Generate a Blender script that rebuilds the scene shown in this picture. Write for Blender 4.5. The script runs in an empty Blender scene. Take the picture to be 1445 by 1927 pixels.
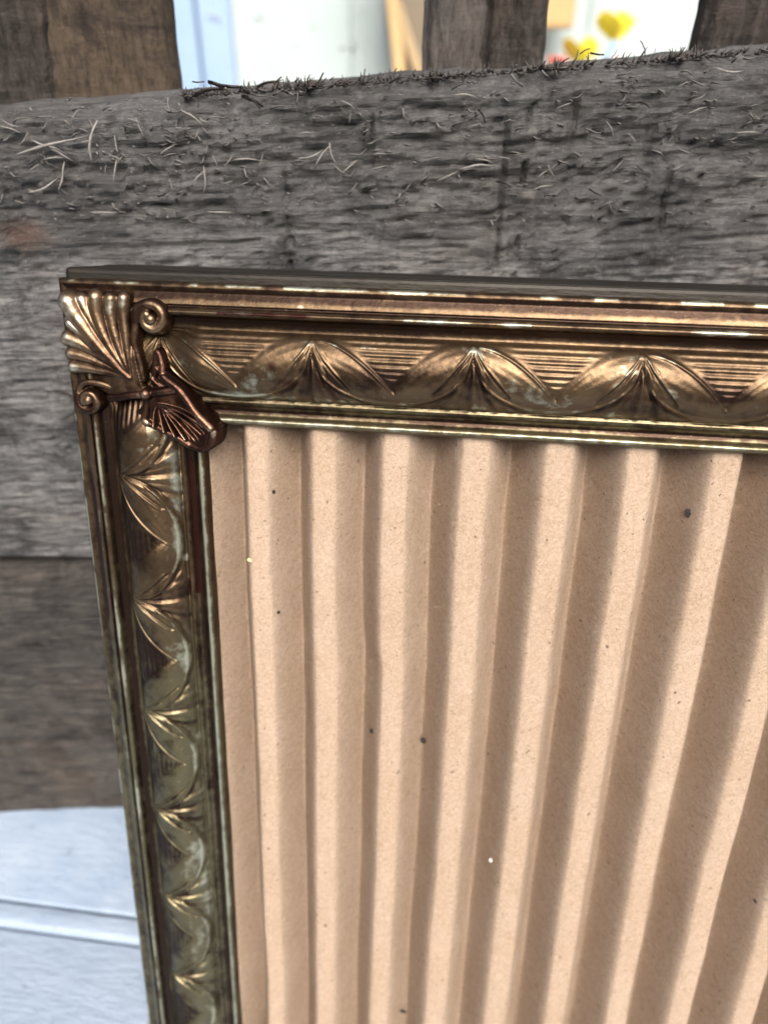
import bpy, math, random
import numpy as np
random.seed(4); rng = np.random.default_rng(4)
# Units: 1 Blender unit = 1 cm.  X runs along the frame, Y away, Z up.
S = bpy.context.scene
# ------------------------------------------------------------------ camera
RIGHT = np.array([0.99226963, 0.12408116, 0.00220157])
DOWN = np.array([0.06778894, -0.52707383, -0.84711147])
FWD = np.array([-0.10395018, 0.84071222, -0.53141069])
CAM = np.array([4.11339302, -6.84590195, 1.82759318])
F, CX, CY = 1350., 722.5, 963.5
from mathutils import Matrix, Vector
cd = bpy.data.cameras.new('camera'); cam = bpy.data.objects.new('camera', cd); S.collection.objects.link(cam)
m = np.eye(4); m[:3, 0] = RIGHT; m[:3, 1] = -DOWN; m[:3, 2] = -FWD; m[:3, 3] = CAM
cam.matrix_world = Matrix(m.tolist())
cd.sensor_fit = 'VERTICAL'; cd.sensor_height = 36; cd.sensor_width = 27
cd.lens = 36 * F / 1927; cd.clip_start = .05; cd.clip_end = 5000
cd.dof.use_dof = True; cd.dof.focus_distance = 7.15; cd.dof.aperture_fstop = (cd.lens * 1e-3) / (2 * .058)
S.camera = cam
# ------------------------------------------------------------------ light
SUN_EL, SUN_AZ = 43., 17.          # azimuth measured from -Y (viewer side) towards -X is negative
w = bpy.data.worlds.new('World'); S.world = w; w.use_nodes = True
nt = w.node_tree; sky = nt.nodes.new('ShaderNodeTexSky'); sky.sky_type = 'NISHITA'; sky.sun_disc = False
sd = np.array([math.sin(math.radians(SUN_AZ)) * math.cos(math.radians(SUN_EL)), -math.cos(math.radians(SUN_AZ)) * math.cos(math.radians(SUN_EL)), math.sin(math.radians(SUN_EL))])
sky.sun_elevation = math.radians(SUN_EL); sky.sun_rotation = math.atan2(sd[0], sd[1])
sky.air_density = .55; sky.dust_density = 8.; sky.ozone_density = .4
nt.links.new(sky.outputs[0], nt.nodes['Background'].inputs[0]); nt.nodes['Background'].inputs[1].default_value = .05
sl = bpy.data.lights.new('sun', 'SUN'); sl.energy = 1.5; sl.angle = math.radians(38); sl.color = (1, .97, .92)
so = bpy.data.objects.new('sun', sl); S.collection.objects.link(so); so.location = (sd * 30).tolist()
so.rotation_euler = Vector(sd.tolist()).to_track_quat('Z', 'Y').to_euler()
S.view_settings.view_transform = 'Standard'; S.view_settings.look = 'None'; S.view_settings.exposure = 2.05; S.view_settings.gamma = 1
S.cycles.max_bounces = 6; S.cycles.diffuse_bounces = 3; S.cycles.glossy_bounces = 4
# ------------------------------------------------------------------ helpers
def rayd(px, py): return RIGHT * (px - CX) / F + DOWN * (py - CY) / F + FWD
def at_z(px, py, z): d = rayd(px, py); return CAM + (z - CAM[2]) / d[2] * d
def at_y(px, py, y): d = rayd(px, py); return CAM + (y - CAM[1]) / d[1] * d
BY, BK = 1.5, .15                    # front of the boards: y = BY + BK x
def at_board(px, py, off=0.):
    d = rayd(px, py); t = (BY + off + BK * CAM[0] - CAM[1]) / (d[1] - BK * d[0]); return CAM + t * d
def ss(a, b, x): x = np.clip((x - a) / (b - a), 0, 1); return x * x * (3 - 2 * x)
def vnoise(x, y, seed=0):
    x = np.asarray(x, float) + 1000; y = np.asarray(y, float) + 1000
    xi = np.floor(x).astype(np.int64); yi = np.floor(y).astype(np.int64); fx = x - xi; fy = y - yi
    fx = fx * fx * (3 - 2 * fx); fy = fy * fy * (3 - 2 * fy)
    def h(a, b):
        n = (a * 374761393 + b * 668265263 + seed * 974634777) & 0xFFFFFFFF
        n = ((n ^ (n >> 13)) * 1274126177) & 0xFFFFFFFF
        return ((n ^ (n >> 16)) & 0xFFFF) / 65535.
    return (h(xi, yi) * (1 - fx) + h(xi + 1, yi) * fx) * (1 - fy) + (h(xi, yi + 1) * (1 - fx) + h(xi + 1, yi + 1) * fx) * fy
def fbm(x, y, o=4, seed=0):
    r = 0; a = .5
    for i in range(o): r = r + a * vnoise(x * 2 ** i, y * 2 ** i, seed + i * 7); a *= .5
    return r
def gauss(x, c, w): return np.exp(-((x - c) / w) ** 2)
def link(o, parent=None):
    S.collection.objects.link(o)
    if parent is not None: o.parent = parent
    return o
def tag(o, label=None, cat=None, group=None, kind=None):
    if label: o['label'] = label
    if cat: o['category'] = cat
    if group: o['group'] = group
    if kind: o['kind'] = kind
    return o
def empty(name, loc=(0, 0, 0), rot=(0, 0, 0)):
    o = bpy.data.objects.new(name, None); o.location = loc; o.rotation_euler = rot; o.empty_display_size = .5; return link(o)
def mesh(name, V, Fq, mat, parent=None, smooth=True, attrs=None):
    me = bpy.data.meshes.new(name)
    if isinstance(Fq, np.ndarray):
        V = np.asarray(V, np.float32); n = len(Fq); k = Fq.shape[1]
        me.vertices.add(len(V)); me.vertices.foreach_set('co', V.ravel())
        me.loops.add(n * k); me.loops.foreach_set('vertex_index', Fq.astype(np.int32).ravel())
        me.polygons.add(n); me.polygons.foreach_set('loop_start', np.arange(0, n * k, k, dtype=np.int32))
        me.update(calc_edges=True)
    else:
        me.from_pydata([tuple(map(float, v)) for v in V], [], Fq)
    me.polygons.foreach_set('use_smooth', np.full(len(me.polygons), smooth))
    for k_, a in (attrs or {}).items():
        at = me.attributes.new(k_, 'FLOAT', 'POINT'); at.data.foreach_set('value', np.asarray(a, np.float32).ravel())
    me.materials.append(mat); me.update()
    return link(bpy.data.objects.new(name, me), parent)
def gridf(nr, nc, flip=False):
    i = np.arange(nr * nc).reshape(nr, nc)
    a, b, c, d = i[:-1, :-1], i[:-1, 1:], i[1:, 1:], i[1:, :-1]
    q = np.stack([a, b, c, d] if not flip else [a, d, c, b], -1).reshape(-1, 4)
    return q
def boxgeo(x0, x1, y0, y1, z0, z1):
    V = [(x, y, z) for x in (x0, x1) for y in (y0, y1) for z in (z0, z1)]
    return V, [(0, 1, 3, 2), (4, 6, 7, 5), (0, 4, 5, 1), (2, 3, 7, 6), (0, 2, 6, 4), (1, 5, 7, 3)]
def tube(pts, rads, seg=6):
    """closed tapered tube along points -> verts, faces"""
    pts = [Vector(tuple(map(float, p))) for p in pts]; V = []; Fc = []
    for i, p in enumerate(pts):
        t = (pts[min(i + 1, len(pts) - 1)] - pts[max(i - 1, 0)]).normalized()
        a = t.cross(Vector((.3, .2, .93))).normalized(); b = t.cross(a)
        for k in range(seg):
            q = 2 * math.pi * k / seg; V.append(p + (a * math.cos(q) + b * math.sin(q)) * rads[i])
    for i in range(len(pts) - 1):
        for k in range(seg):
            k2 = (k + 1) % seg; Fc.append((i * seg + k, i * seg + k2, (i + 1) * seg + k2, (i + 1) * seg + k))
    Fc.append(tuple(range(seg))[::-1]); Fc.append(tuple(range((len(pts) - 1) * seg, len(pts) * seg)))
    return V, Fc
# ------------------------------------------------------------------ materials
class MT:
    def __init__(s, name, rough=.6, metal=0., spec=.5):
        s.m = bpy.data.materials.new(name); s.m.use_nodes = True; s.t = s.m.node_tree
        s.b = s.t.nodes['Principled BSDF']; s.b.inputs['Roughness'].default_value = rough; s.b.inputs['Metallic'].default_value = metal
        s.b.inputs['Specular IOR Level'].default_value = spec
        s.co = s.t.nodes.new('ShaderNodeTexCoord').outputs['Object']
    def L(s, a, b): s.t.links.new(a, b)
    def noise(s, scale, det=4, rough=.6, st=(1, 1, 1), dist=0., off=(0, 0, 0)):
        mp = s.t.nodes.new('ShaderNodeMapping'); mp.inputs['Scale'].default_value = st; mp.inputs['Location'].default_value = off; s.L(s.co, mp.inputs[0])
        n = s.t.nodes.new('ShaderNodeTexNoise'); n.inputs['Scale'].default_value = scale; n.inputs['Detail'].default_value = det; n.inputs['Roughness'].default_value = rough
        n.inputs['Distortion'].default_value = dist; s.L(mp.outputs[0], n.inputs[0]); return n.outputs[0]
    def ramp(s, x, stops):
        r = s.t.nodes.new('ShaderNodeValToRGB'); e = r.color_ramp.elements
        while len(e) < len(stops): e.new(.5)
        for el, (p, c) in zip(e, stops):
            el.position = p; el.color = (*c, 1) if isinstance(c, tuple) else (c, c, c, 1)
        s.L(x, r.inputs[0]); return r.outputs[0]
    def mix(s, f, a, b, mode='MIX'):
        n = s.t.nodes.new('ShaderNodeMix'); n.data_type = 'RGBA'; n.blend_type = mode; n.clamp_factor = True
        for i, v in ((0, f), (6, a), (7, b)):
            if hasattr(v, 'links'): s.L(v, n.inputs[i])
            else: n.inputs[i].default_value = v if i == 0 else (*v, 1)
        return n.outputs[2]
    def math(s, op, a, b=0.):
        n = s.t.nodes.new('ShaderNodeMath'); n.operation = op; n.use_clamp = False
        for i, v in ((0, a), (1, b)):
            if hasattr(v, 'links'): s.L(v, n.inputs[i])
            else: n.inputs[i].default_value = v
        return n.outputs[0]
    def attr(s, name):
        n = s.t.nodes.new('ShaderNodeAttribute'); n.attribute_name = name; return n.outputs['Fac']
    def col(s, c):
        if hasattr(c, 'links'): s.L(c, s.b.inputs['Base Color'])
        else: s.b.inputs['Base Color'].default_value = (*c, 1)
    def rough(s, c): s.L(c, s.b.inputs['Roughness'])
    def bump(s, hs, dist):
        prev = None
        for h, d in zip(hs, dist):
            b = s.t.nodes.new('ShaderNodeBump'); b.inputs['Distance'].default_value = d; b.inputs['Strength'].default_value = 1
            s.L(h, b.inputs['Height'])
            if prev is not None: s.L(prev, b.inputs['Normal'])
            prev = b.outputs[0]
        s.L(prev, s.b.inputs['Normal'])

def brass(name, pale=(.38, .38, .29), mid=(.115, .077, .043), dark=(.026, .015, .010), red=(.032, .010, .007), rough0=.24):
    M = MT(name, .3, .9)
    wear_reflection, stain, ol = M.attr('wear_reflection'), M.attr('stain'), M.attr('olive')
    n1 = M.noise(1.6, 5, .65); n2 = M.noise(9, 4, .6)
    ov = M.math('ADD', ol, M.math('MULTIPLY', M.math('SUBTRACT', M.noise(2.2, 5, .65, off=(8, 1, 2)), .5), .8))
    ov = M.ramp(ov, [(.3, 0.), (.75, 1.)])
    c = M.mix(M.ramp(n1, [(.35, 0.), (.65, 1.)]), mid, tuple(.5 * a + .5 * b for a, b in zip(mid, dark)))
    c = M.mix(ov, c, (.125, .108, .062))
    wv = M.math('ADD', wear_reflection, M.math('MULTIPLY', M.math('SUBTRACT', n2, .5), .75))
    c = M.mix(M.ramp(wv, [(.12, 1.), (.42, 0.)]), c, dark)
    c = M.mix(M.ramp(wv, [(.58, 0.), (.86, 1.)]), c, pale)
    sv = M.math('ADD', stain, M.math('MULTIPLY', M.math('SUBTRACT', M.noise(5, 5, .7, off=(3, 1, 7)), .5), .5))
    c = M.mix(M.ramp(sv, [(.4, 0.), (.62, 1.)]), c, red)
    # dust and dirt specks
    sp = M.ramp(M.noise(75, 2, .5), [(.72, 0.), (.78, 1.)]); c = M.mix(M.math('MULTIPLY', sp, .5), c, (.45, .42, .36))
    M.col(c)
    r = M.math('ADD', M.math('MULTIPLY', M.noise(22, 5, .7), .26), rough0 + .02)
    M.rough(r)
    M.bump([M.noise(60, 4, .65), M.noise(14, 3, .5)], [.0016, .004])
    return M.m
M_brass = brass('antique_brass')
M_fan = brass('worn_coppery_brass', pale=(.42, .40, .33), mid=(.185, .125, .075), dark=(.04, .021, .013), rough0=.22)
M_blossom = brass('copper_red_brass', pale=(.36, .29, .22), mid=(.105, .052, .032), dark=(.024, .011, .008), rough0=.22)

M = MT('kraft_cardboard', .92, 0., .2)
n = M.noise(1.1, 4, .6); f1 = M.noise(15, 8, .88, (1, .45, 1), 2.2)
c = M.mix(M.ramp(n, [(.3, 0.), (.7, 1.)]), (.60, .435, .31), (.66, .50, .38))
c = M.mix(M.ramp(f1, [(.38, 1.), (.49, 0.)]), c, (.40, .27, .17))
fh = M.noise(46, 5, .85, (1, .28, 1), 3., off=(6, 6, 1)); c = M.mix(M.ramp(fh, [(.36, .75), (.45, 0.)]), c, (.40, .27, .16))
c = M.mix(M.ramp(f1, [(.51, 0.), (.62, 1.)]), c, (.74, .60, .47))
sp = M.ramp(M.noise(15, 2, .5, off=(5, 2, 1)), [(.715, 0.), (.74, 1.)]); c = M.mix(M.math('MULTIPLY', sp, .8), c, (.14, .08, .05))
st = M.ramp(M.noise(2.6, 5, .7, (1, .5, 1), off=(9, 2, 1)), [(.62, 0.), (.75, 1.)]); c = M.mix(M.math('MULTIPLY', st, .5), c, (.42, .26, .15))
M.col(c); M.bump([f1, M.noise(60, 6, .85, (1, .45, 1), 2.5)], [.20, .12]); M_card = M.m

def weathered(name, a, b, dark, warm=(.12, .08, .055), st=(.16, 1, 1.2), warmth=.4, bump=1.):
    M = MT(name, .88, 0., .3)
    g = M.noise(2.2, 8, .72, st, .8); g2 = M.noise(9, 6, .75, st, 1.5, off=(4, 0, 9)); pt = M.noise(.55, 4, .6, off=(7, 3, 1)); bl = M.noise(3.2, 6, .7, (.8, 1, 1), off=(1, 3, 1))
    c = M.mix(M.ramp(g, [(.33, 0.), (.66, 1.)]), b, a)
    c = M.mix(M.ramp(bl, [(.35, 0.), (.7, .8)]), c, tuple(x * 1.25 for x in a))
    c = M.mix(M.ramp(pt, [(.45, 0.), (.72, warmth)]), c, warm)
    c = M.mix(M.ramp(g2, [(.28, 1.), (.45, 0.)]), c, dark)
    fs = M.noise(11, 9, .85, (st[0] * .9, 1, st[2] * 1.6), .6, off=(2, 5, 3))
    c = M.mix(M.ramp(fs, [(.50, 0.), (.60, .75)]), c, tuple(min(1, x * 1.9) for x in a)); c = M.mix(M.ramp(fs, [(.40, .85), (.49, 0.)]), c, dark)
    bt = M.noise(.8, 6, .7, (.6, 1, 1), 1., off=(2, 9, 5)); c = M.mix(M.ramp(bt, [(.38, .8), (.50, 0.)]), c, dark)
    bt2 = M.noise(1.3, 6, .75, (.7, 1, 1), 1., off=(12, 4, 2)); c = M.mix(M.ramp(bt2, [(.52, 0.), (.68, .55)]), c, tuple(min(1, x * 1.9) for x in a))
    saw = M.noise(7, 3, .6, (1.3, 1, .07)); c = M.mix(M.ramp(saw, [(.36, .22), (.46, 0.)]), c, dark)
    c = M.mix(M.math('MULTIPLY', M.attr('torn'), M.ramp(bl, [(.30, .85), (.62, .35)])), c, tuple(x * .42 for x in a))
    rs = M.math('ADD', M.attr('rust'), M.math('MULTIPLY', M.math('SUBTRACT', bl, .5), 1.2)); c = M.mix(M.ramp(rs, [(.30, 0.), (.95, .75)]), c, (.085, .046, .03)) if 'weathered_grey' in name else c
    gr = M.ramp(M.noise(48, 3, .6, (.5, 1, 1)), [(.60, 0.), (.72, .45)]); c = M.mix(gr, c, tuple(min(1, x * 2.3) for x in a))
    M.col(c); M.bump([M.math('ADD', g2, fs), M.noise(30, 5, .7, (.3, 1, 1.), 2), M.noise(6, 4, .6, (.2, 1, 1.2))], [.07 * bump, .02 * bump, .05 * bump]); return M.m
M_board = weathered('weathered_grey_wood', (.145, .144, .143), (.058, .058, .059), (.018, .018, .019))
M_board2 = weathered('dark_weathered_wood', (.064, .058, .053), (.026, .024, .023), (.018, .015, .014))
M_slatbrown = weathered('brown_slat_wood', (.058, .044, .031), (.036, .028, .020), (.018, .014, .011), st=(1.2, 1, .15), bump=.6)
M_slatgrey = weathered('grey_slat_wood', (.075, .067, .062), (.048, .043, .040), (.018, .017, .016), st=(1.2, 1, .15), bump=.6)
M_slatdark = weathered('dark_slat_wood', (.042, .036, .032), (.026, .022, .020), (.010, .009, .008), st=(1.2, 1, .15))
M = MT('splinter_wood', .85); M.col(M.ramp(M.noise(6, 4), [(.3, (.10, .095, .088)), (.7, (.215, .203, .188))])); M_splint = M.m
M = MT('grey_fibre_wood', .9); M.col(M.ramp(M.noise(6, 4), [(.3, (.07, .065, .06)), (.7, (.16, .152, .142))])); M_hairdark = M.m
M = MT('dark_fibre_wood', .9); M.col(M.ramp(M.noise(6, 4), [(.3, (.025, .022, .02)), (.7, (.07, .06, .055))])); M_dfib = M.m
def paint(name, c0, c1, sc=.6, spots=.5, st=(1, 1, 1)):
    M = MT(name, .45, 0., .45); c = M.mix(M.ramp(M.noise(sc, 6, .65, st), [(.35, 0.), (.7, 1.)]), c0, c1)
    c = M.mix(M.ramp(M.noise(sc * 6, 4, .6, off=(3, 2, 1)), [(.64, 0.), (.74, spots)]), c, tuple(x * .45 for x in c0))
    M.col(c); M.bump([M.noise(8, 6, .7, (.3, 1, 1))], [.035]); return M.m
M_ledge = paint('white_painted_wood', (.21, .27, .36), (.28, .34, .42), .8)
M_white = paint('warm_white_paint', (.335, .40, .405), (.375, .44, .44), .12, .35)
M_blue = paint('pale_blue_paint', (.22, .32, .46), (.26, .36, .51), .15, .3)
M_tan = paint('pale_pine', (.42, .27, .12), (.48, .33, .17), .3, .3, (1, 1, .2))
M_dtan = paint('aged_pine', (.30, .22, .12), (.36, .28, .17), .3, .3, (1, 1, .2))
def plain(name, c, r=.6):
    M = MT(name, r); n = M.noise(1.5, 4); M.col(M.mix(n, tuple(x * .85 for x in c), c)); return M.m
M_yel = plain('yellow_petal', (.85, .72, .06)); M_redp = plain('red_petal', (.80, .16, .10)); M_bl = plain('blue_stem', (.25, .45, .65)); M_pink = plain('pink_petal', (.85, .50, .45))
M_crumb = plain('dark_crumb', (.014, .009, .006), .9); M_ycr = plain('yellow_crumb', (.8, .7, .3), .7); M_wcr = plain('white_crumb', (.85, .8, .72), .5)
M_hair = plain('paper_fibre', (.80, .68, .52), .8)
M_backing = MT('dark_brown_backing', .5, .6)
M_backing.col(M_backing.mix(M_backing.ramp(M_backing.noise(1.2, 6, .7, (.3, 1, 1)), [(.35, 0.), (.7, 1.)]), (.012, .010, .008), (.03, .026, .02))); M_backing.bump([M_backing.noise(18, 5, .7, (.3, 1, 1))], [.01]); M_backing = M_backing.m

# ================================================================== SETTING
TH = math.radians(12)
W, FH, FWID = 1.4, 12.6, 12.0
LZ = -10.72                     # upper tread of the ledge
LZ2 = -FH * math.cos(TH) - .012  # lower tread, which the frame stands on
# white painted planks under everything: long planks running along X with a raised bead between
ledge = empty('ledge'); tag(ledge, kind='structure')
ya = at_z(130, 1708, LZ)[1]; yb = at_z(130, 1758, LZ)[1]
def plank(y0, y1, zt, mat=M_ledge, r=.07, xs=(-45, 55)):
    # profile with rounded edges swept along X, slightly uneven
    pr = [(y0, zt - 2)] + [(y0 + r * (1 - math.cos(a)), zt - r + r * math.sin(a)) for a in np.linspace(0, math.pi / 2, 5)] + [(y1 - r + r * math.sin(a), zt - r + r * math.cos(a)) for a in np.linspace(0, math.pi / 2, 5)] + [(y1, zt - 2)]
    X = np.linspace(*xs, 160); V = []
    for x in X:
        for i, (y, z) in enumerate(pr): V.append((x, y, z + (.02 * (fbm(x * .4, y, 3, 5) - .5) if 0 < i < len(pr) - 1 else 0)))
    nc = len(pr); Fq = gridf(len(X), nc, False); return mesh('plank', np.array(V), Fq, mat, ledge, True)
plank(ya + .012, 6.5, LZ, r=.05); plank(yb + .02, ya - .004, LZ + .02, r=.1); plank(yb - 7.5, yb - .01, LZ - .07, r=.05, xs=(-45, -.13)); plank(yb - 7.5, yb - .0, LZ2 + .002, xs=(-.12, 55))
plank(yb - 15, yb - 7.56, LZ2); plank(yb - 24, yb - 15.05, LZ2 + .003)

# ------------------------------------------------------------------ rough boards
BANG = math.atan(BK)
fence = empty('plank_fence', (0, BY, 0), (0, 0, BANG))
tag(fence, 'weathered grey rough-sawn plank fence with gaps between its uprights, behind the frame', 'fence')
# local fence coords: X along board, Y away (0 = face), Z up
def tolocal(p):
    c, s = math.cos(BANG), math.sin(BANG); x, y = p[0], p[1] - BY; return np.array([c * x + s * y, -s * x + c * y, p[2]])
def rough_board(name, zbot, ztop, x0, x1, mat, thick=1.8, res=.045, amp=1., seed=0, shag=None, parent=fence, y0=0.):
    nx = int((x1 - x0) / res); nz = int((ztop(0) - zbot(0)) / res)
    X = np.linspace(x0, x1, nx)[:, None]; k = np.linspace(0, 1, nz)[None, :]
    zt = ztop(X) + .05 * (fbm(X * 2.2, 0 * X, 4, seed + 3) - .5) + .10 * (fbm(X * .6, 0 * X + 3, 3, seed) - .5); zb = zbot(X) + .05 * (fbm(X * 1.3, 0 * X + 7, 3, seed) - .5)
    Z = zb + (zt - zb) * k; X = X + 0 * Z
    h = .16 * (fbm(X * .35, Z * 1.1, 4, seed) - .5) + .07 * (fbm(X * 1.2, Z * 7, 4, seed + 1) - .5) + .03 * (fbm(X * 9, Z * 14, 3, seed + 2) - .5)
    if shag is not None:
        sm = shag(X, Z)
        wx = X + .5 * (fbm(X * 1.1, Z * 1.1, 3, seed + 8) - .5)
        cells = vnoise(np.floor(wx * 2.3 + 3 * vnoise(np.floor(Z * 5.5), 0 * Z, 5)), np.floor(Z * 5.5 + .8 * fbm(X * 2, Z, 2, 4)), seed + 9)
        h = h + sm * (.035 * (cells - .5) + .13 * (fbm(X * .9, Z * 6, 5, seed + 10) - .5) + .10 * (fbm(X * 3, Z * 20, 4, seed + 11) - .5) + .05 * (fbm(X * 5, Z * 5, 4, seed + 14) - .5))
        ck = np.abs((X + .12 * (fbm(Z * 2, X * .2, 3, 2) - .5)) % .87 - .43) ; h = h - sm * .022 * gauss(ck, 0, .018)
    for sc_, ph_, dp in ((2.6, 0, .07), (5.5, 9, .035)):
        nn = fbm(X * .10 + ph_, Z * sc_ + .25 * fbm(X * .5, Z, 3, seed + 61), 3, seed + 60); h = h - dp * gauss(nn, .44, .006) - dp * gauss(nn, .36, .005) - dp * gauss(nn, .52, .004)
    if parent is fence:
        for xc, za, zb_ in ((1.93, -.3, .75), (4.62, -.6, 1.35), (4.52, -2, 0.), (6.3, .2, 1.2)):
            h = h - .16 * gauss(X + .05 * (fbm(Z * 3, 0 * Z, 3, 6) - .5), xc, .02) * ss(za - .1, za + .1, Z) * (1 - ss(zb_ - .1, zb_ + .1, Z)) * ss(.3, .5, vnoise(Z * 7, X, 3))
    ed = np.minimum(zt - Z, 3); h = h - .22 * (1 - ss(0, .24, ed)) ** 2 - .12 * (1 - ss(0, .12, Z - zb)) ** 2
    char = shag(X, Z) if shag is not None else 0 * X
    rust = 0 * X
    if shag is not None:
        for xc, za, zb_ in ((1.93, -.3, .6), (4.40, -.25, 1.35), (6.0, .5, 1.3), (2.9, .9, 1.3), (5.1, .7, 1.5)):
            ck_ = gauss(X + .06 * (fbm(Z * 3, 0 * Z, 3, 6) - .5), xc, .022) * ss(za - .1, za + .1, Z) * (1 - ss(zb_ - .1, zb_ + .1, Z)); h = h - .10 * ck_; char = np.maximum(char, 1.5 * ck_)
        pr_ = tolocal(at_board(45, 445)); rust = gauss(np.hypot((X - pr_[0]) / 1.5, (Z - pr_[2])), 0, .24)
    V = np.stack([X, y0 - h, Z], -1); col0 = V[:, :1].copy(); col0[..., 1] = y0 + thick; top = V[:, -1:].copy(); 
    tops = []
    for q in np.linspace(0, 1, 9)[1:]:
        t = V[:, -1:].copy(); t[..., 1] = V[:, -1:, 1] * (1 - q) + (y0 + thick) * q; t[..., 2] += (.05 * np.sin(q * 3.1) + .06 * (fbm(t[..., 0] * 3, 0 * t[..., 0] + q * 4, 4, seed + 20) - .5)); tops.append(t)
    V = np.concatenate([col0, V] + tops, 1)
    return mesh(name, V.reshape(-1, 3), gridf(V.shape[0], V.shape[1], False), mat, parent, True, {'rust': np.concatenate([rust[:, :1], rust] + [rust[:, -1:]] * 8, 1), 'torn': np.concatenate([char[:, :1], char] + [char[:, -1:] * .6] * 8, 1)})
pA, pB = tolocal(at_board(0, 205)), tolocal(at_board(1445, 95)); slope = (pB[2] - pA[2]) / (pB[0] - pA[0])
topf = lambda x: pA[2] + slope * (x - pA[0])
j0, j1 = tolocal(at_board(0, 1063)), tolocal(at_board(165, 1052)); zj = (j0[2] + j1[2]) / 2 - .07
shag = lambda X, Z: ss(-.35, .25, Z - .18 * np.sin(X * .8) - (topf(X) - 1.6) * .4 + .3 * (fbm(X, Z, 3, 3) - .5)) 
rough_board('plank', lambda x: zj + .08 + 0 * x, topf, -9, 16, M_board, shag=shag, seed=1)
rough_board('plank', lambda x: LZ + .04 + 0 * x, lambda x: zj - .12 + 0 * x, -9, 16, M_board2, seed=31, y0=.05)
def at_off(px, py, off): return tolocal(at_board(px, py, off / math.cos(BANG)))
def slat(name, pl, pr, mat, off=1.85, thick=.4, zlo=-6., zhi=9., seed=0, amp=1.):
    """upright behind the boards; pl / pr = two pixel points on its left and right edge"""
    (la, lb), (ra, rb) = [[at_off(*q, off) for q in e] for e in (pl, pr)]
    fl = lambda z: la[0] + (z - la[2]) * (lb[0] - la[0]) / (lb[2] - la[2]); fr_ = lambda z: ra[0] + (z - ra[2]) * (rb[0] - ra[0]) / (rb[2] - ra[2])
    Z = np.linspace(zlo, zhi, 300)[:, None]; u = np.linspace(0, 1, 60)[None]
    L_ = fl(Z) + amp * .07 * (fbm(Z * 1.5, 0 * Z, 4, seed) - .5); R_ = fr_(Z) + amp * .07 * (fbm(Z * 1.5, 0 * Z + 5, 4, seed + 1) - .5)
    X = L_ + (R_ - L_) * u; h = amp * (.10 * (fbm(X * 5, Z * .8, 4, seed + 2) - .5) + .05 * (fbm(X * 9, Z * 4, 3, seed + 3) - .5)) - .12 * (1 - ss(0, .1, np.minimum(X - L_, R_ - X)))
    V = np.stack([X, off - h, Z + 0 * X], -1); bk = lambda c: np.stack([c[:, 0], np.full(len(c), off + thick), c[:, 2]], -1)[:, None]
    V = np.concatenate([bk(V[:, 0]), V, bk(V[:, -1])], 1)
    return mesh(name, V.reshape(-1, 3), gridf(V.shape[0], V.shape[1], True), mat, fence, True)
slat('upright', ((60, 0), (55, 190)), ((313, 0), (331, 180)), M_slatbrown, seed=3, off=2.0)
slat('upright', ((-130, 0), (-125, 190)), ((88, 0), (108, 190)), M_slatdark, seed=8, off=1.9, amp=2.2)
slat('upright', ((804, 0), (798, 150)), ((935, 0), (925, 150)), M_slatgrey, seed=13, off=2.05)
slat('upright', ((915, 0), (905, 150)), ((1041, 0), (1025, 135)), M_slatdark, seed=18, off=1.88, amp=1.8)
slat('upright', ((1338, 0), (1312, 105)), ((1560, 0), (1525, 100)), M_slatdark, seed=23, off=1.95, amp=1.2)
slat('upright', ((1720, 0), (1690, 105)), ((1950, 0), (1910, 100)), M_slatgrey, seed=28, off=1.95, amp=1.2)
slat('upright', ((-620, 0), (-600, 190)), ((-330, 0), (-310, 190)), M_slatgrey, seed=38, off=1.95, amp=1.2)

# splinters: curled slivers of wood standing off the saw cut, shared meshes
def sliver(curl, kink, seed):
    r = random.Random(seed); n = 6; pts = []
    for i in range(n):
        t = i / (n - 1); pts.append(((t - .5), -.22 * math.sin(math.pi * t) * r.uniform(.4, 1.3), curl * (t - .5) ** 2 * 1.6 + kink * (t > .5) * (t - .5)))
    V, Fc = tube(pts, [.014, .028, .034, .030, .020, .005], 5); V = [(v.x, v.y * .8, v.z) for v in V]; return V, Fc
sl_me = []
for k in range(8):
    V, Fc = sliver(random.uniform(-.14, .14), random.uniform(-.35, .35), k)
    if k >= 6: V = [(x, y * 2.0, z * 1.0 + (.05 if i_ % 5 < 2 else -.03)) for i_, (x, y, z) in enumerate(V)]
    me = bpy.data.meshes.new('splinter'); me.from_pydata([tuple(v) for v in V], [], Fc); me.polygons.foreach_set('use_smooth', [True] * len(me.polygons)); me.materials.append(M_splint if k < 6 else M_dfib); sl_me.append(me)
def put_sliver(px0, py0, px1, py1, me, off=-.03, dpt=0.):
    a, b = at_off(px0, py0, off), at_off(px1, py1, off + dpt); d = Vector((b - a).tolist()); o = bpy.data.objects.new('splinter', me); link(o, fence)
    o.location = ((a + b) / 2).tolist(); L_ = d.length; q = Vector((1, 0, 0)).rotation_difference(d.normalized()); o.rotation_mode = 'QUATERNION'; o.rotation_quaternion = q; o.scale = (L_, min(L_, .6) * 1.0, min(L_, .5) * 1.0); return o
light = sl_me[:6]; darkm = sl_me[6:]
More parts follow.
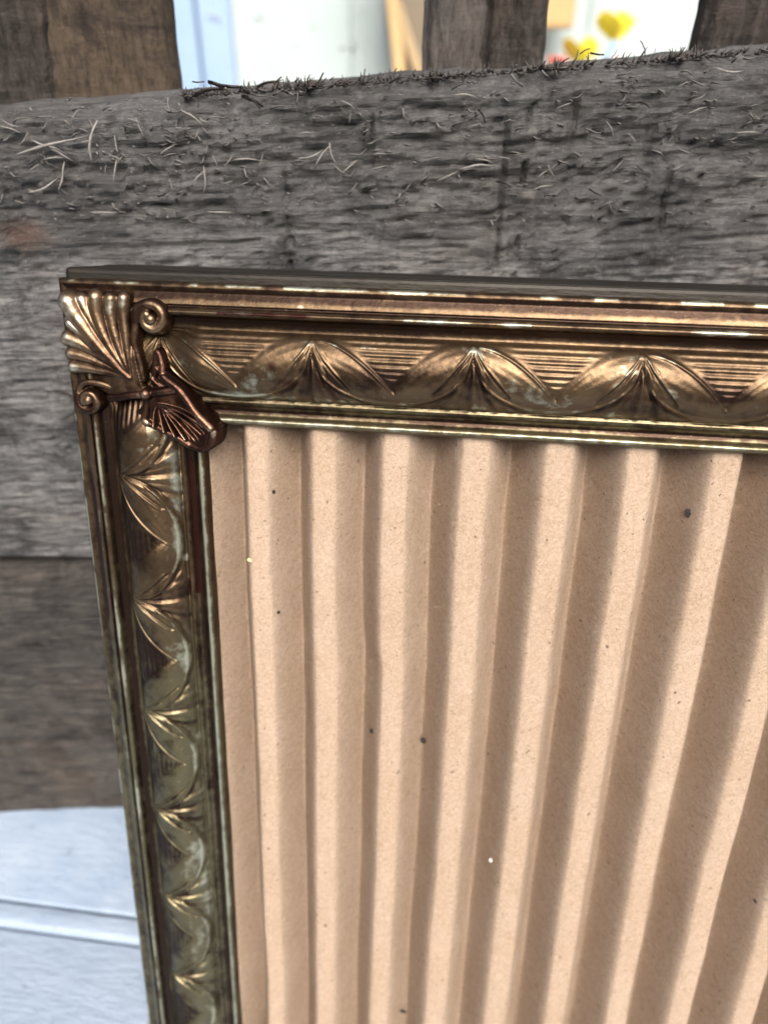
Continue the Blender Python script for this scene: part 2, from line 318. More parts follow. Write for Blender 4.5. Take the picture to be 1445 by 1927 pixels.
big = [(40, 240, 0, 228), (0, 236, 45, 246), (55, 250, 40, 275), (180, 225, 165, 310), (168, 225, 185, 250), (30, 292, 160, 250), (75, 270, 130, 282), (60, 262, 145, 295), (125, 305, 115, 365), (55, 365, 115, 345),
       (255, 222, 275, 260), (240, 222, 270, 230), (340, 205, 390, 232), (330, 240, 355, 241), (300, 290, 330, 270), (200, 310, 198, 330), (215, 255, 228, 300), (220, 300, 218, 350), (495, 290, 490, 318), (440, 300, 490, 295),
       (590, 315, 620, 268), (618, 268, 630, 315), (640, 330, 670, 300), (695, 320, 730, 308), (385, 312, 392, 368), (360, 350, 385, 315), (320, 335, 327, 362), (415, 345, 440, 343), (450, 350, 470, 340), (505, 352, 498, 360),
       (205, 290, 235, 300), (80, 300, 130, 290), (150, 268, 178, 262), (440, 205, 452, 222), (485, 262, 500, 272), (820, 342, 862, 318), (862, 318, 930, 300), (895, 298, 932, 303), (1035, 320, 1048, 305), (1030, 310, 1040, 335),
       (1150, 325, 1172, 298), (1172, 298, 1190, 300), (1180, 250, 1200, 270), (1140, 228, 1158, 255), (1255, 270, 1265, 255), (1262, 320, 1285, 312), (880, 240, 905, 230), (1045, 205, 1075, 190), (850, 178, 900, 175), (1290, 215, 1330, 195),
       (1385, 140, 1400, 155), (1345, 130, 1395, 142), (1415, 332, 1445, 330), (1380, 250, 1430, 245), (700, 290, 730, 286), (960, 285, 985, 288), (1000, 355, 1040, 345), (560, 300, 610, 290), (390, 400, 440, 396), (170, 400, 225, 395)]
for i, b in enumerate(big): put_sliver(*b, light[i % 6], -.05)
topb = [(365, 178, 425, 160), (392, 151, 455, 178), (455, 178, 510, 205), (362, 152, 385, 162), (480, 165, 520, 150), (520, 150, 533, 157), (512, 168, 526, 146), (525, 165, 568, 190), (563, 150, 572, 168), (590, 165, 612, 145), (622, 165, 640, 150),
        (680, 160, 690, 136), (686, 160, 697, 148), (676, 158, 684, 148), (560, 165, 556, 150), (466, 175, 470, 160), (1045, 125, 1068, 110), (1075, 120, 1090, 100), (1090, 100, 1108, 93), (1110, 98, 1135, 112), (1120, 100, 1128, 108), (1150, 107, 1162, 98),
        (1200, 110, 1212, 96), (1212, 106, 1208, 80), (1206, 104, 1216, 92), (1226, 108, 1234, 96), (1270, 100, 1285, 108), (1256, 112, 1290, 98), (735, 155, 742, 132), (740, 150, 760, 143), (405, 165, 430, 172), (640, 158, 660, 156)]
for i, b in enumerate(topb): put_sliver(b[0], b[1] + 1, b[2], b[3] - 5, darkm[i % 2], .02 + .04 * (i % 3))
for i in range(60):      # more small ones over the torn upper half
    x = random.uniform(0, 1445); y = random.uniform(205 - x * .07, 380 - .02 * x); a = random.gauss(.1, .7) if random.random() < .7 else random.uniform(-1.5, 1.5); L_ = random.uniform(10, 34)
    put_sliver(x, y, x + L_ * math.cos(a), y - L_ * math.sin(a), random.choice(light if random.random() < .6 else darkm), random.uniform(-.05, .02))
# fine fuzz, uncountable: dark torn fibres on the top edge, paler hairs lying along the face
for cnt, mat_, top_ in ((1500, M_dfib, True), (380, M_hairdark, False)):
    V = []; Fc = []
    for i in range(cnt):
        if top_: px = 330 + 1200 * random.random(); px = px + 40 * math.sin(px / 37.); py = 207 - px * .0761 + random.uniform(-2, 5); L_ = 3 + 14 * random.random() ** 2.5; a = random.gauss(.9, .8); off = random.uniform(.0, .5)
        else: px = random.uniform(-60, 1500); py = random.uniform(195 - px * .0761, 420); L_ = 5 + 22 * random.random() ** 2; a = random.gauss(.1, .45); off = random.uniform(-.05, .0)
        p = at_off(px, py, off); l = L_ / 145; q = p + np.array([math.cos(a) * l, -.03, math.sin(a) * l]); mid = (p + q) / 2 + np.array([random.uniform(-.2, .2) * l, -.02, random.uniform(-.2, .2) * l])
        v, f = tube([p, mid, q], [.013, .010, .003], 3); b0 = len(V); V += v; Fc += [tuple(b0 + k for k in ff) for ff in f]
    tag(mesh('wood_fuzz', V, Fc, mat_, fence), kind='stuff')

# ------------------------------------------------------------------ behind the fence
WY = 60.
back = empty('white_wall', (0, WY, 0)); tag(back, 'sunlit white wall panels seen blurred through the fence gaps', 'wall')
def wallpanel(name, pl, pr, mat, y, z0=-25, z1=25, t=1.2, parent=back):
    a, b = [at_y(*q, y) for q in pl], [at_y(*q, y) for q in pr]
    ex = lambda e, z: e[0][0] + (z - e[0][2]) * (e[1][0] - e[0][0]) / (e[1][2] - e[0][2]) if len(e) > 1 else e[0][0]
    V = [(x, yy - WY, z) for yy in (y, y + t) for z in (z0, z1) for x in (ex(a, z), ex(b, z))]
    o = mesh(name, V, [(0, 1, 3, 2), (5, 4, 6, 7), (4, 0, 2, 6), (1, 5, 7, 3), (2, 3, 7, 6), (4, 5, 1, 0)], mat, parent, False)
    bv = o.modifiers.new('bevel', 'BEVEL'); bv.width = .15; bv.segments = 2; return o
wallpanel('door_frame', [(-250, 90)], [(372, 90)], M_blue, WY)
wallpanel('door_frame', [(378, 90)], [(438, 90)], M_blue, WY - .15)
wallpanel('panel', [(441, 90)], [(660, 90)], M_white, WY + .3); wallpanel('panel', [(660.5, 90)], [(1100, 90)], M_white, WY + .36); wallpanel('panel', [(1101, 90)], [(1900, 90)], M_white, WY + .3)
for i, (x0, y0, x1, y1) in enumerate([(392, 30, 415, 42), (482, 33, 492, 36), (660, 80, 664, 98), (640, 90, 650, 93), (1105, 70, 1112, 100)]):
    a, b = at_y(x0, y0, WY + (-.18 if x0 < 440 else .26)), at_y(x1, y1, WY + (-.18 if x0 < 440 else .26)); v, f = tube([a, (a + b) / 2 + np.array([.2, 0, .1]), b], [.08, .12, .05], 5)
    mesh('scuff', [q - Vector((0, WY, 0)) for q in v], f, plain('scuff_grey', (.3, .32, .34)), back)
def stick(p0, p1, wpx, mat, y, label, t=1.5):
    a, b = at_y(*p0, y), at_y(*p1, y); d = (b - a); a = a - d * .0; b = b + d * 1.5; ww = wpx / F * (y - CAM[1]) / FWD[1]
    nrm = np.array([d[2], 0, -d[0]]); nrm /= np.linalg.norm(nrm); V = [(p + nrm * s * ww / 2 + np.array([0, yy, 0])) for yy in (0, t) for p in (a - d * 1.2, b) for s in (-1, 1)]
    o = mesh('wooden_stick', V, [(0, 1, 3, 2), (5, 4, 6, 7), (4, 0, 2, 6), (1, 5, 7, 3), (2, 3, 7, 6), (4, 5, 1, 0)], mat, None, False); bv = o.modifiers.new('bevel', 'BEVEL'); bv.width = .12; bv.segments = 2; tag(o, label, 'wooden stick')
stick((752, 145), (738, 5), 15, M_tan, WY - 6, 'yellow pine stick standing upright just left of the grey fence upright')
stick((790, 145), (752, 30), 13, M_dtan, WY - 4, 'aged pale stick leaning away from the yellow stick')
stick((775, 145), (770, 0), 46, plain('dull_brown_wood', (.16, .13, .09)), WY - 1.5, 'dull brown board standing behind the two leaning sticks')  # dull brown is the board's base colour
a, b = at_y(1036, -160, WY - 3), at_y(1078, 54, WY - 3)
V, f = boxgeo(a[0], b[0], WY - 3, WY - 2, b[2], a[2]); o = mesh('wooden_block', V, f, M_tan, None, False); bv = o.modifiers.new('bevel', 'BEVEL'); bv.width = .25; bv.segments = 2; tag(o, 'tan wooden block hanging at the top of the right fence gap', 'wooden block')
def flower(px, py, rpx, mat, label, tipmat=None, stem=True, y=WY - 5):
    c = at_y(px, py, y); r = rpx / F * 66; o = empty('flower', c.tolist()); tag(o, label, 'flower')
    for k in range(5):
        an = k * 2 * math.pi / 5 + random.uniform(-.5, .5); pk = random.uniform(.6, 1.25); U = np.linspace(-1, 1, 7)[:, None]; T = np.linspace(0, 1, 8)[None]; wd = np.sin(np.pi * np.clip(T * .62 + .15, 0, 1)) * .8; R_ = r * pk * (.3 + .75 * np.sin(T * 1.5)); aa = an + U * wd; V = np.stack([R_ * np.cos(aa), R_ * np.sin(aa), r * (1.35 * T * (1 - .25 * U ** 2) - .75) + 0 * U], -1)
        p = mesh('petal', V.reshape(-1, 3), gridf(7, 8), tipmat if (tipmat and k == 1) else mat, o)
    if stem:
        v, f = tube([(0, 0, -r * .8), (-r * .5, 0, -r * 2), (-r * 1.1, .5, -r * 5)], [r * .2, r * .16, r * .13], 6); mesh('stem', v, f, M_bl, o)
flower(1161, 46, 25, M_yel, 'yellow cup-shaped flower on a blue stem, highest in the right gap')
flower(1094, 92, 24, M_yel, 'yellow flower low in the right gap, beside the red flower', None, True, WY - 6)
flower(1052, 118, 14, M_redp, 'red flower low at the left edge of the right gap', None, False, WY - 7)
flower(1158, 116, 11, M_pink, 'pale pink flower just above the torn plank edge', None, False, WY - 7)
# added unseen dark bank behind the camera, blocking sky mirrored in the brass
bx = np.linspace(-900, 900, 120)[:, None]; bu = np.linspace(0, 1, 40)[None]; bz = -88 + (270 + 90 * fbm(bx * .012, 0 * bx, 4, 2)) * bu; by = -420 - 120 * bu + 60 * (fbm(bx * .03, bu * 6, 4, 3) - .5)
M = MT('sky_blocker_dark', .9); M.col(M.ramp(M.noise(.05, 6, .7), [(.35, (.018, .022, .012)), (.65, (.06, .055, .03))]))
tag(mesh('sky_blocker', np.stack([bx + 0 * bz, by, bz], -1).reshape(-1, 3), gridf(120, 40, True), M.m, None), kind='structure')
# backyard ground behind the fence
V, f = boxgeo(-900, 900, -900, 900, -90, -88); tag(mesh('ground', V, f, plain('dull_gravel', (.22, .21, .19), .9), None, False), kind='structure')

# ================================================================== THE FRAME
frame = empty('picture_frame', (0, 0, 0))
# frame coords (u right, v down, w away) -> object space handled by matrix on vertices
Mf = np.array([[1, 0, 0], [0, -math.sin(TH), math.cos(TH)], [0, -math.cos(TH), -math.sin(TH)]])
def fr(P): return np.asarray(P, float).reshape(-1, 3) @ Mf.T
tag(frame, 'small antique brass picture frame with shell corner and corrugated cardboard, leaning on the planks', 'picture frame')
PROF_T = np.array([0, .012, .03, .07, .12, .148, .158, .172, .195, .218, .235, .27, .30, .315]); PROF_H = np.array([.0, .045, .06, .050, .085, .10, .072, .105, .142, .12, .060, .030, .026, .03])
def base_h(t):
    h = np.interp(t, PROF_T, PROF_H)
    x = np.clip((t - .315) / (.80 - .315), 0, 1); band = .03 + .205 * np.sqrt(np.clip(1 - (2 * x - 1) ** 2, 0, 1)) ** 1.25 * (1 - .12 * x) - .02 * x
    h = np.where((t > .315) & (t <= .80), band, h)
    h = np.where(t > .80, np.interp(t, [.80, .825, .845, .865, .90, .93, .945, .96, .985, 1.0], [.01, .022, .018, -.02, -.045, -.03, .015, .035, .03, .0]), h)
    return h
def ornament(s, t, piv):
    """relief of the pressed leaf-and-reed pattern; s,t in units of moulding width"""
    piv = np.array(piv); idx = np.clip(np.searchsorted(piv, s) - 1, 0, len(piv) - 2); a = piv[idx]; b = piv[idx + 1]; P = b - a
    x = np.clip((s - a) / P, 0, 1); xm = np.minimum(x, 1 - x)
    tA = np.where(x < .52, .345 + .33 * (x / .5) ** 1.9, 2.); tB = np.where(x > .50, .345 + .30 * (np.clip(1 - x, 0, 1) / .46) ** 2.2, 2.)
    tI = np.minimum(tA, tB); tR = .355 + .42 * np.sqrt(np.clip(4 * x * (1 - x), 0, 1)) ** .9
    reed = (t < tI) & (t > .33); pet = (t >= tI) & (t < tR); 
    h = 0 * t; edge = ss(0, .035, tI - t)
    h = np.where(reed, -.005 * edge + .0055 * np.sin((t - .33) * 2 * np.pi / .043) * ss(.02, .09, tI - t), h)
    pp = np.clip((t - tI) / np.maximum(tR - tI, .02), 0, 1)
    h = np.where(pet, .019 * np.sin(np.pi * pp) ** .8 + .0010 * np.sin(pp * 30 + 3 * vnoise(s * 3, t * 3, 6)), h)
    # soft mid crease of each petal, from the pivot
    for sg, cx_ in ((1, x), (-1, 1 - x)):
        cr = .35 + .30 * (cx_ / .21) ** .8
        h = h - np.where(pet & (cx_ < .24) & (cx_ > .015), .016 * gauss(t, cr, .014), 0) + np.where(pet & (cx_ < .24), .010 * gauss(t, cr - .022, .012), 0)
    # crisp rims
    h = h + .019 * gauss(t, tA, .010) * ss(0.01, .06, x) + .004 * gauss(t, tB, .022)
    h = h + .022 * gauss(t, tR, .013) * ss(.02, .1, xm) - .014 * gauss(t, tR + .028, .014)
    # fans of strands between the rims, spreading from each pivot
    out = t > tR + .015
    dx = np.where(x < .5, x * P, -(1 - x) * P); q = dx / np.maximum((t - .30), .03) ** 1.35
    jit = .5 * (vnoise(s * 6, t * 6, 5) - .5)
    fan = (np.sin(q * 11.5 + jit * 2.2) * .5 + .5) ** .8 * .019 + .006 * np.sin(q * 27 + 2 * jit)
    fl = gauss(np.abs(dx), 0, .36) * (1 - ss(.79, .83, t))
    h = h + np.where(out & (t > .36), (fan - .014) * fl * ss(.38, .58, t), 0)
    inn = (t > .36) & (t <= tR + .015) & (np.abs(dx) < .11); h = h + np.where(inn, .006 * np.sin(q * 16), 0) * ss(.38, .5, t)
    return h * ss(.315, .345, t) * (1 - ss(.80, .825, t))
def rail_surface(s, t, piv, kind):
    h = base_h(t) - .15 * (1 - ss(.74, 1.08, s)) * ss(.30, .36, t) * (1 - ss(.78, .84, t)); o = ornament(s, t, piv) * W / 1.4
    h = h + o + .006 * (fbm(s * 3, t * 3, 3, 2) - .5) + .0022 * (fbm(s * 26, t * 26, 3, 3) - .5)
    wear_reflection = .37 + o * 10 + .22 * (fbm(s * 4, t * 7, 4, 12) - .5) * 2
    wear_reflection = wear_reflection + .55 * gauss(t, .016, .014) * ss(.36, .5, fbm(s * 5, t * 0, 3, 6)) + .42 * gauss(t, .195, .02) * ss(.35, .6, fbm(s * 2.2, 0 * t, 4, 17)) + .35 * gauss(t, .965, .02) + .22 * gauss(t, .13, .02) - .4 * gauss(t, .158, .012) - .45 * gauss(t, .26, .03) - .35 * gauss(t, .90, .025) - .2 * gauss(t, .845, .01)
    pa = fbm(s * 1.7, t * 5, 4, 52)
    if kind in ('top', 'bottom'): wear_reflection = wear_reflection - .34 * gauss(t, .60, .09) * ss(.3, .55, pa) + .34 * gauss(t, .765, .035) * ss(.32, .6, pa) + .12 * gauss(t, .37, .04) - .38 * gauss(t, .08, .05) * ss(.1, .5, pa)  # darker mid and paler inner band imitate mirrored surroundings, on top of wear
    else: wear_reflection = wear_reflection - .13 * (t > .32) * (t < .62) - .1 * gauss(t, .09, .04) + .36 * gauss(t, .775, .045) * ss(.3, .55, pa) + .2 * gauss(t, .965, .02) + .15 * gauss(t, .20, .018)  # side rails: browner band and pale inner edge painted as reflection tones
    return h, wear_reflection
def rail(kind, L_, piv, ds, seed):
    """one mitred side; outer strip is the rail mesh, bead / ornament band / lip are its sub-parts"""
    n = int(L_ * W ** 0 / ds); segs = [('rail', [-2, -1] + list(np.linspace(0, .155, 26))), ('bead', np.linspace(.155, .315, 26)), ('ornament_band', np.linspace(.315, .825, 92 if ds < .02 else 40)), ('inner_lip', list(np.linspace(.825, 1., 30)) + [9])]
    par = None
    Lw = L_ / W
    for name, ts in segs:
        ts = np.array(ts)[None]; tt = np.clip(ts, 0, 1); k = np.linspace(0, 1, n)[:, None]; s = tt + (Lw - 2 * tt) * k; tt = tt + 0 * s
        h, wear_reflection = rail_surface(s, tt, piv, kind)
        h = np.where(ts == -2, -.66, np.where(ts == -1, -.12, h)); h = np.where(ts == 9, -.16, h); off = np.where(ts == -2, -.0, 0.)
        st = 0 * s
        if kind == 'left':
            if name == 'rail': st = .75 * gauss(tt, .10, .035) * ss(1.1, 1.6, s) * (1 - ss(2.6, 2.9, s))
            if name == 'inner_lip': st = .72 * gauss(tt, .875, .04) * ss(1.2, 1.3, s) * (1 - ss(2.40, 2.5, s))
            if name == 'ornament_band': st = .75 * gauss(tt, .81, .025) * gauss(s, 2.35, .12)
        if kind == 'top':
            if name == 'bead': st = .62 * gauss(tt, .195, .03) * ss(1.1, 1.2, s) * (1 - ss(1.8, 1.95, s)) + .5 * gauss(s, 4.3, .25) * gauss(tt, .2, .05)
            if name == 'ornament_band': st = .5 * gauss(tt, .64, .07) * ss(.40, .65, fbm(s * 2.4, tt * 5, 4, 8)) + .6 * gauss(s, 1.58, .05) * gauss(tt, .52, .05)
            if name == 'rail': st = .5 * ss(.4, .65, fbm(s * .9, tt, 3, 41)) * gauss(tt, .07, .05)
        a, b = s * W, tt * W
        if kind == 'top': P = np.stack([a, b + off, -h], -1); fl = False
        if kind == 'left': P = np.stack([b + off, a, -h], -1); fl = True
        if kind == 'bottom': P = np.stack([a, FH - b, -h], -1); fl = True
        if kind == 'right': P = np.stack([FWID - b, a, -h], -1); fl = False
        o = mesh(name, fr(P), gridf(*s.shape, flip=fl), M_brass, frame if par is None else par, True, {'wear_reflection': wear_reflection, 'stain': st, 'olive': (.25 + .75 * ss(1.6, 4.5, s) if kind == 'left' else .12 + .55 * ss(.7, .85, tt))})
        if par is None: par = o
PT = [-.3, .72] + [1.856 + 1.107 * k for k in range(0, 8)]; PL = [-.6, .36, 1.411, 2.46, 3.518] + [3.518 + 1.047 * k for k in range(1, 8)]
rail('top', FWID, PT, .0095, 1); rail('left', FH, PL, .0095, 2); rail('bottom', FWID, PT, .03, 3); rail('right', FH, PL, .03, 4)

# ------------------------------------------------------------------ pressed shell corner
def seg_dist(X, Y, pts):
    """distance to polyline and the parameter 0..1 along it"""
    pts = np.array(pts, float); ln = np.hypot(*(pts[1:] - pts[:-1]).T); cum = np.concatenate([[0], np.cumsum(ln)]); best = np.full(X.shape, 1e9); par = np.zeros(X.shape)
    for i in range(len(ln)):
        d = pts[i + 1] - pts[i]; t = np.clip(((X - pts[i, 0]) * d[0] + (Y - pts[i, 1]) * d[1]) / ln[i] ** 2, 0, 1); e = np.hypot(X - pts[i, 0] - t * d[0], Y - pts[i, 1] - t * d[1]); mk = e < best
        best = np.where(mk, e, best); par = np.where(mk, (cum[i] + t * ln[i]) / cum[-1], par)
    return best, par
def bez(p0, p1, p2, n=14):
    t = np.linspace(0, 1, n)[:, None]; p0, p1, p2 = map(np.array, (p0, p1, p2)); return ((1 - t) ** 2 * p0 + 2 * t * (1 - t) * p1 + t * t * p2).tolist()
def smooth(pts, n=5):
    P = np.array(pts, float); P = np.vstack([P[0], P, P[-1]]); out = []
    for i in range(1, len(P) - 2):
        for t in np.linspace(0, 1, n, endpoint=False): out.append(.5 * ((2 * P[i]) + (-P[i - 1] + P[i + 1]) * t + (2 * P[i - 1] - 5 * P[i] + 4 * P[i + 1] - P[i + 2]) * t ** 2 + (-P[i - 1] + 3 * P[i] - 3 * P[i + 1] + P[i + 2]) * t ** 3))
    out.append(P[-2]); return out
class Relief:
    def __init__(s, x0, x1, y0, y1, res=.0065):
        s.X, s.Y = np.meshgrid(np.arange(x0, x1, res), np.arange(y0, y1, res), indexing='ij'); s.H = np.full(s.X.shape, -1.); s.st = np.zeros(s.X.shape); s.g = np.full(s.X.shape, 0.)
        s.X0 = s.X + .02 * (fbm(s.X * 4, s.Y * 4, 3, 3) - .5); s.Y0 = s.Y + .02 * (fbm(s.X * 4, s.Y * 4, 3, 9) - .5)
    def put(s, h, g):
        mk = h > s.H; s.g = np.where(mk, g, s.g); s.H = np.maximum(s.H, h)
    def stroke(s, pts, w0, w1, b0, b1, a=1., pw=1.):
        d, p = seg_dist(s.X0, s.Y0, pts); p = p ** pw; w = w0 + (w1 - w0) * p; b = b0 + (b1 - b0) * p; r = np.clip(1 - (d / w) ** 2, 0, None)
        s.put(np.where(d < w, b + a * w * np.sqrt(r), -1), np.sqrt(r) * (.30 + .70 * p ** 2))
    def ball(s, c, r, b):
        d = np.hypot(s.X0 - c[0], s.Y0 - c[1]); s.put(np.where(d < r, b + np.sqrt(np.clip(r * r - d * d, 0, None)), -1), np.sqrt(np.clip(1 - (d / r) ** 2, 0, 1)))
    def poly(s, pts, hfn):
        P = np.array(pts); ins = np.zeros(s.X.shape, bool); j = len(P) - 1
        for i in range(len(P)):
            c = ((P[i, 1] > s.Y0) != (P[j, 1] > s.Y0)) & (s.X0 < (P[j, 0] - P[i, 0]) * (s.Y0 - P[i, 1]) / (P[j, 1] - P[i, 1] + 1e-12) + P[i, 0]); ins ^= c; j = i
        s.put(np.where(ins, hfn(s.X0, s.Y0), -1), .35)
    def build(s, name, mat, parent, floor=-.03, stainfn=None):
        mask = s.H > -.5; H = s.H.copy()
        # gentle blur so the pressed metal has no knife edges
        for _ in range(2):
            A = H.copy(); c = mask.astype(float); num = A * c; den = c.copy()
            for dx, dy in ((1, 0), (-1, 0), (0, 1), (0, -1)): num += np.roll(np.roll(A * c, dx, 0), dy, 1) * .7; den += np.roll(np.roll(c, dx, 0), dy, 1) * .7
            H = np.where(mask, num / np.maximum(den, 1e-6), H)
        near = mask.copy()
        for dx in (-1, 0, 1):
            for dy in (-1, 0, 1): near |= np.roll(np.roll(mask, dx, 0), dy, 1)
        H = np.where(mask, H + .0012 * (fbm(s.X * 30, s.Y * 30, 3, 8) - .5) * 2, floor)
        q = gridf(*s.X.shape); keep = near.ravel()[q].all(1) & (mask.ravel()[q].any(1)); q = q[keep]
        used = np.unique(q); rm = -np.ones(s.X.size, int); rm[used] = np.arange(len(used)); V = np.stack([s.X, s.Y, -H], -1).reshape(-1, 3)[used]
        wr = -.04 + .80 * s.g + .25 * (fbm(s.X * 7, s.Y * 7, 3, 4) - .5) * 2; st = stainfn(s.X, s.Y, s.g) if stainfn else 0 * wr
        return mesh(name, fr(V), rm[q][:, ::-1] if False else rm[q], mat, parent, True, {'wear_reflection': wr.ravel()[used], 'stain': st.ravel()[used]})
FO = (.76, .93)
R = Relief(-.05, 1.35, -.02, 1.5)
BZ = .10
lobes = [((.175, .22), (.36, .60), .125), ((.17, .40), (.40, .62), .085), ((.30, .19), (.44, .55), .080), ((.445, .165), (.42, .50), .092), ((.60, .175), (.56, .48), .080), ((.735, .165), (.70, .44), .075), ((.115, .575), (.42, .66), .090), ((.12, .725), (.44, .78), .070), ((.13, .855), (.46, .87), .070)]
R.poly([(.2, .36), (.32, .28), (.5, .28), (.78, .27), (.79, .5), (.82, .8), (.86, .98), (.9, 1.1), (.6, 1.16), (.3, 1.05), (.2, .9), (.18, .6)], lambda x, y: .115 + .09 * ss(.30, .62, x) * ss(.35, .75, y))
for tip, ctl, wd in lobes: R.stroke(bez(FO, ctl, tip), .02, wd * .98, .20, .12, 1.25, 1.0)
for tip, ctl, wd in lobes[:1]: R.stroke(bez((.74, .93), (.36, .60), (.17, .42)), .02, .05, .22, .20, .9)
# small darts between the lobes
for tip, ctl in (((.545, .26), (.56, .55)), ((.69, .25), (.68, .5)), ((.15, .49), (.40, .66)), ((.17, .79), (.42, .86))): R.stroke(bez(FO, ctl, tip), .015, .04, .215, .12, .9)
fan = R.build('corner_shell', M_fan, frame, stainfn=lambda x, y, g: .35 * gauss(np.hypot(x - .6, y - .9), 0, .35))
def volute(c, r, stem, ang0, turns, w, cw):
    R = Relief(c[0] - r - .5, c[0] + r + .7, c[1] - r - .4, c[1] + r + .6)
    pts = []; n = 46
    for i in range(n):
        t = i / (n - 1); rr = (r - w * .55) * (1 - .62 * t); a = ang0 + cw * t * turns * 2 * math.pi; pts.append((c[0] + rr * math.cos(a), c[1] + rr * math.sin(a)))
    full = smooth(stem + [pts[0]], 6) + pts[1:]
    d0 = np.hypot(R.X0 - c[0], R.Y0 - c[1]); R.put(np.where(d0 < r * .85, .135 + 0 * d0, -1), 0.)
    R.stroke(full, w * .5, w * .85, .15, .16, 1.0, .6); R.stroke(pts, w * 1.0, w * .7, .15, .19, 1.0); R.ball(c, w * .95, .19)
    return R.build('volute', M_fan, fan)
volute((1.01, .345), .195, [(.86, .95), (.84, .78), (.80, .58)], math.pi * .98, 1.15, .062, 1)
volute((.262, 1.185), .155, [(.72, 1.10), (.55, 1.05), (.38, 1.01), (.22, 1.02)], math.pi * 1.15, 1.15, .052, -1)
# blossom: folded trumpet that points over the inner corner
K = np.array([.905, 1.085])
R = Relief(.45, 1.75, .5, 1.8)
up = smooth([(.97, .98), (1.0, .80), (1.045, .66), (1.085, .80), (1.10, .90), (1.24, 1.0), (1.33, 1.10), (1.42, 1.23), (1.575, 1.385)], 5)
low = smooth([(.90, 1.10), (.87, 1.25), (.86, 1.37), (1.0, 1.43), (1.17, 1.50), (1.32, 1.58), (1.46, 1.615), (1.57, 1.55), (1.60, 1.42)], 5)
def blossom_h(x, y):
    a = np.arctan2(y - K[1], x - K[0]); d = np.hypot(x - K[0], y - K[1]); return .205 + .07 * ss(.1, .8, d) - .05 * gauss(d, .42, .28)
R.poly([tuple(K)] + [tuple(p) for p in up[20:]] + [tuple(p) for p in low[::-1]], blossom_h)
R.poly([(.90, 1.05), (1.0, .8), (1.05, .66), (1.1, .85), (1.24, 1.0), (1.0, 1.06)], lambda x, y: .17 + .03 * np.sin((x - y) * 40))
R.stroke(up[:22], .028, .042, .15, .20); R.stroke(up[20:], .042, .05, .21, .26, 1.); R.stroke(low[:12], .045, .04, .17, .19); R.stroke(low[10:26], .030, .035, .18, .22); R.stroke(low[26:], .035, .045, .22, .25)
for e in ((.97, 1.40), (1.08, 1.45), (1.19, 1.49), (1.30, 1.52), (1.40, 1.52), (1.47, 1.45), (1.50, 1.37)): R.stroke(bez(tuple(K + .1), ((K[0] + e[0]) / 2 + .02, (K[1] + e[1]) / 2 - .02), e), .008, .017, .19, .262, 1.5)
R.stroke(smooth([(.50, 1.145), (.62, 1.13), (.76, 1.10), (.88, 1.09)]), .045, .040, .17, .21, 1.1); R.stroke(smooth([(.95, 1.07), (1.08, 1.05), (1.22, 1.02)]), .04, .045, .2, .21, 1.)
R.stroke([(.80, 1.28), (.87, 1.2), (.90, 1.12)], .03, .03, .15, .19); R.ball((.905, 1.078), .062, .22)
R.build('blossom', M_blossom, fan, stainfn=lambda x, y, g: .6 * ss(.25, .5, np.hypot(x - K[0], y - K[1])) * (1 - .75 * g))

# ------------------------------------------------------------------ backing, cardboard
def fbox(name, u0, u1, v0, v1, w0, w1, mat, parent, r=.03):
    V, f = boxgeo(u0, u1, v0, v1, w0, w1); V = fr(V); o = mesh(name, V, f, mat, parent, False); bv = o.modifiers.new('bevel', 'BEVEL'); bv.width = r; bv.segments = 3; return o
fbox('case_edge', .0, FWID, -.10, .06, .10, .82, M_backing, frame, .05)
fbox('back_case', -.02, FWID + .02, -.105, FH - .03, .80, 1.44, M_backing, frame, .07)
crest = np.array([-.3, .55, 1.40, 2.07, 2.81, 3.58, 4.41, 5.24, 6.03, 6.84, 7.64, 8.44, 9.22, 10.0, 10.78, 11.56, 12.3])
U = np.linspace(W - .25, FWID - W + .25, 820)[:, None]; Vv = np.linspace(W - .25, FH - W + .25, 620)[None]
wob = .07 * (fbm(U * .5 + 2, Vv * .42, 3, 21) - .47) + .02 * (fbm(U * 1.3, Vv * 1.1, 3, 22) - .47)
# the second to fourth flutes jog sideways where the sheet was once folded
wob = wob - .03 * ss(3.9, 4.25, Vv) * gauss(U, 3.3, .5)
Uw = U + wob; ph = np.interp(Uw, crest, np.arange(len(crest))); fpart = ph - np.floor(ph)
# crest at 0: quick fall to the right, broad gentle climb from the left
fp = np.mod(fpart + .06, 1.)
dv = np.where(fp < .32, 1 - fp / .32, np.clip((fp - .32) / .42, 0, 1))
g = .40 * np.sin(np.pi / 2 * dv) + .60 * (3 * dv ** 2 - 2 * dv ** 3)
g = g + .045 * np.where(fp > .55, np.sin(np.pi * (fp - .55) / .45), 0)
amp = .61 * (1 + .12 * (fbm(U * .8, Vv * .3, 3, 23) - .5))
hh = -.69 + amp * g ** 1.0 + .015 * (fbm(U * 4, Vv * 4, 4, 24) - .5) + .003 * (fbm(U * 22, Vv * 22, 3, 25) - .5)
P = np.stack([U + 0 * hh, Vv + 0 * hh, -hh], -1)
card = mesh('corrugated_cardboard', fr(P), gridf(*hh.shape), M_card, None, True)
tag(card, 'pinkish tan corrugated cardboard sheet with vertical flutes held inside the brass frame', 'cardboard')
def card_pt(px, py):
    o = CAM; d = rayd(px, py); n_ = Mf[:, 2]; best = None
    for w_ in np.linspace(.1, .52, 60):
        t = (w_ - o @ n_) / (d @ n_); p = o + t * d; q = Mf.T @ p; i = np.argmin(abs(U[:, 0] - q[0])); j = np.argmin(abs(Vv[0] - q[1]))
        if -hh[i, j] <= w_ + .004: return np.array([q[0], q[1], -hh[i, j]])
    return q
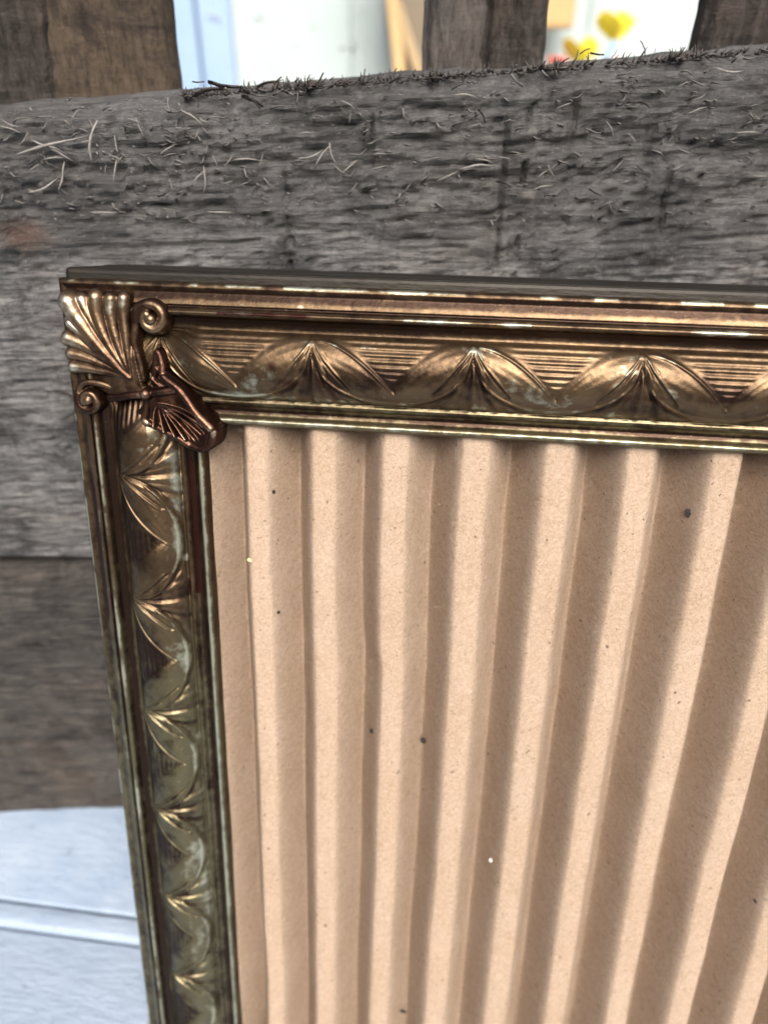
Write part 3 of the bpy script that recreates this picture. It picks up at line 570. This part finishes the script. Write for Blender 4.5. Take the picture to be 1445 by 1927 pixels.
def crumb(px, py, L_, ang, mat, label, wd=.5):
    q = card_pt(px, py); s_ = L_ / 155; V = []; r = random.Random(px); nn = 9
    for k in range(nn):
        a = 2 * math.pi * k / nn; rr = s_ / 2 * r.uniform(.65, 1.15); x, y = rr * math.cos(a), rr * math.sin(a) * wd; V.append((x * math.cos(ang) - y * math.sin(ang), x * math.sin(ang) + y * math.cos(ang), 0))
    V = [(x * .9, y * .9, .01) for x, y, _ in V] + [(x, y, -.012) for x, y, _ in V] + [(.1 * s_, 0, -.035)]
    Fc = [(k, (k + 1) % nn, nn + (k + 1) % nn, nn + k) for k in range(nn)] + [(nn + k, nn + (k + 1) % nn, 2 * nn) for k in range(nn)] + [tuple(range(nn))[::-1]]
    o = mesh('crumb', fr(V), Fc, mat, None, False); o.location = (Mf @ q).tolist(); tag(o, label, 'crumb')
crumb(1295, 965, 24, .9, M_crumb, 'largest dark flake stuck on the cardboard, upper right')
crumb(701, 1377, 17, .5, M_crumb, 'dark flake in the middle of the cardboard, left one of two', .55)
crumb(796, 1393, 15, 1.2, M_crumb, 'dark round crumb right of the flake at mid height', .8)
crumb(759, 1903, 20, .2, M_crumb, 'brown smudge-like crumb near the bottom edge of the picture', .4)
crumb(471, 1053, 11, .3, M_ycr, 'tiny yellow crumb on the leftmost full flute', .8)
crumb(923, 1615, 9, 1.3, M_wcr, 'tiny shiny white crumb low in a shaded groove', .8)
crumb(1419, 1693, 12, .8, M_crumb, 'small dark sliver at the far right edge low down', .5)
crumb(524, 1152, 9, .4, M_crumb, 'tiny dark dot on the right flank of the leftmost full flute', .9)
crumb(515, 925, 8, .2, M_crumb, 'tiny dark dot high on the leftmost full flute', .8)
V = []; Fc = []
for i in range(1500):
    u = random.uniform(1.35, 9.6); v = random.uniform(1.4, 10.3); i0 = int((u - U[0, 0]) / (U[1, 0] - U[0, 0])); j0_ = int((v - Vv[0, 0]) / (Vv[0, 1] - Vv[0, 0])); 
    if not (0 <= i0 < hh.shape[0] and 0 <= j0_ < hh.shape[1]): continue
    z0 = -hh[i0, j0_]; a = random.uniform(0, 6.28); l = random.uniform(.03, .11); c_ = random.uniform(-.5, .5)
    pts = [(u, v, z0), (u + l * .5 * math.cos(a), v + l * .5 * math.sin(a), z0 - .012), (u + l * math.cos(a + c_), v + l * math.sin(a + c_), z0 - .004)]
    vv, ff = tube(fr(pts), [.0011, .0011, .0006], 3); b0 = len(V); V += vv; Fc += [tuple(b0 + k for k in f_) for f_ in ff]
tag(mesh('paper_fibre', V, Fc, M_hair, card), kind='stuff')
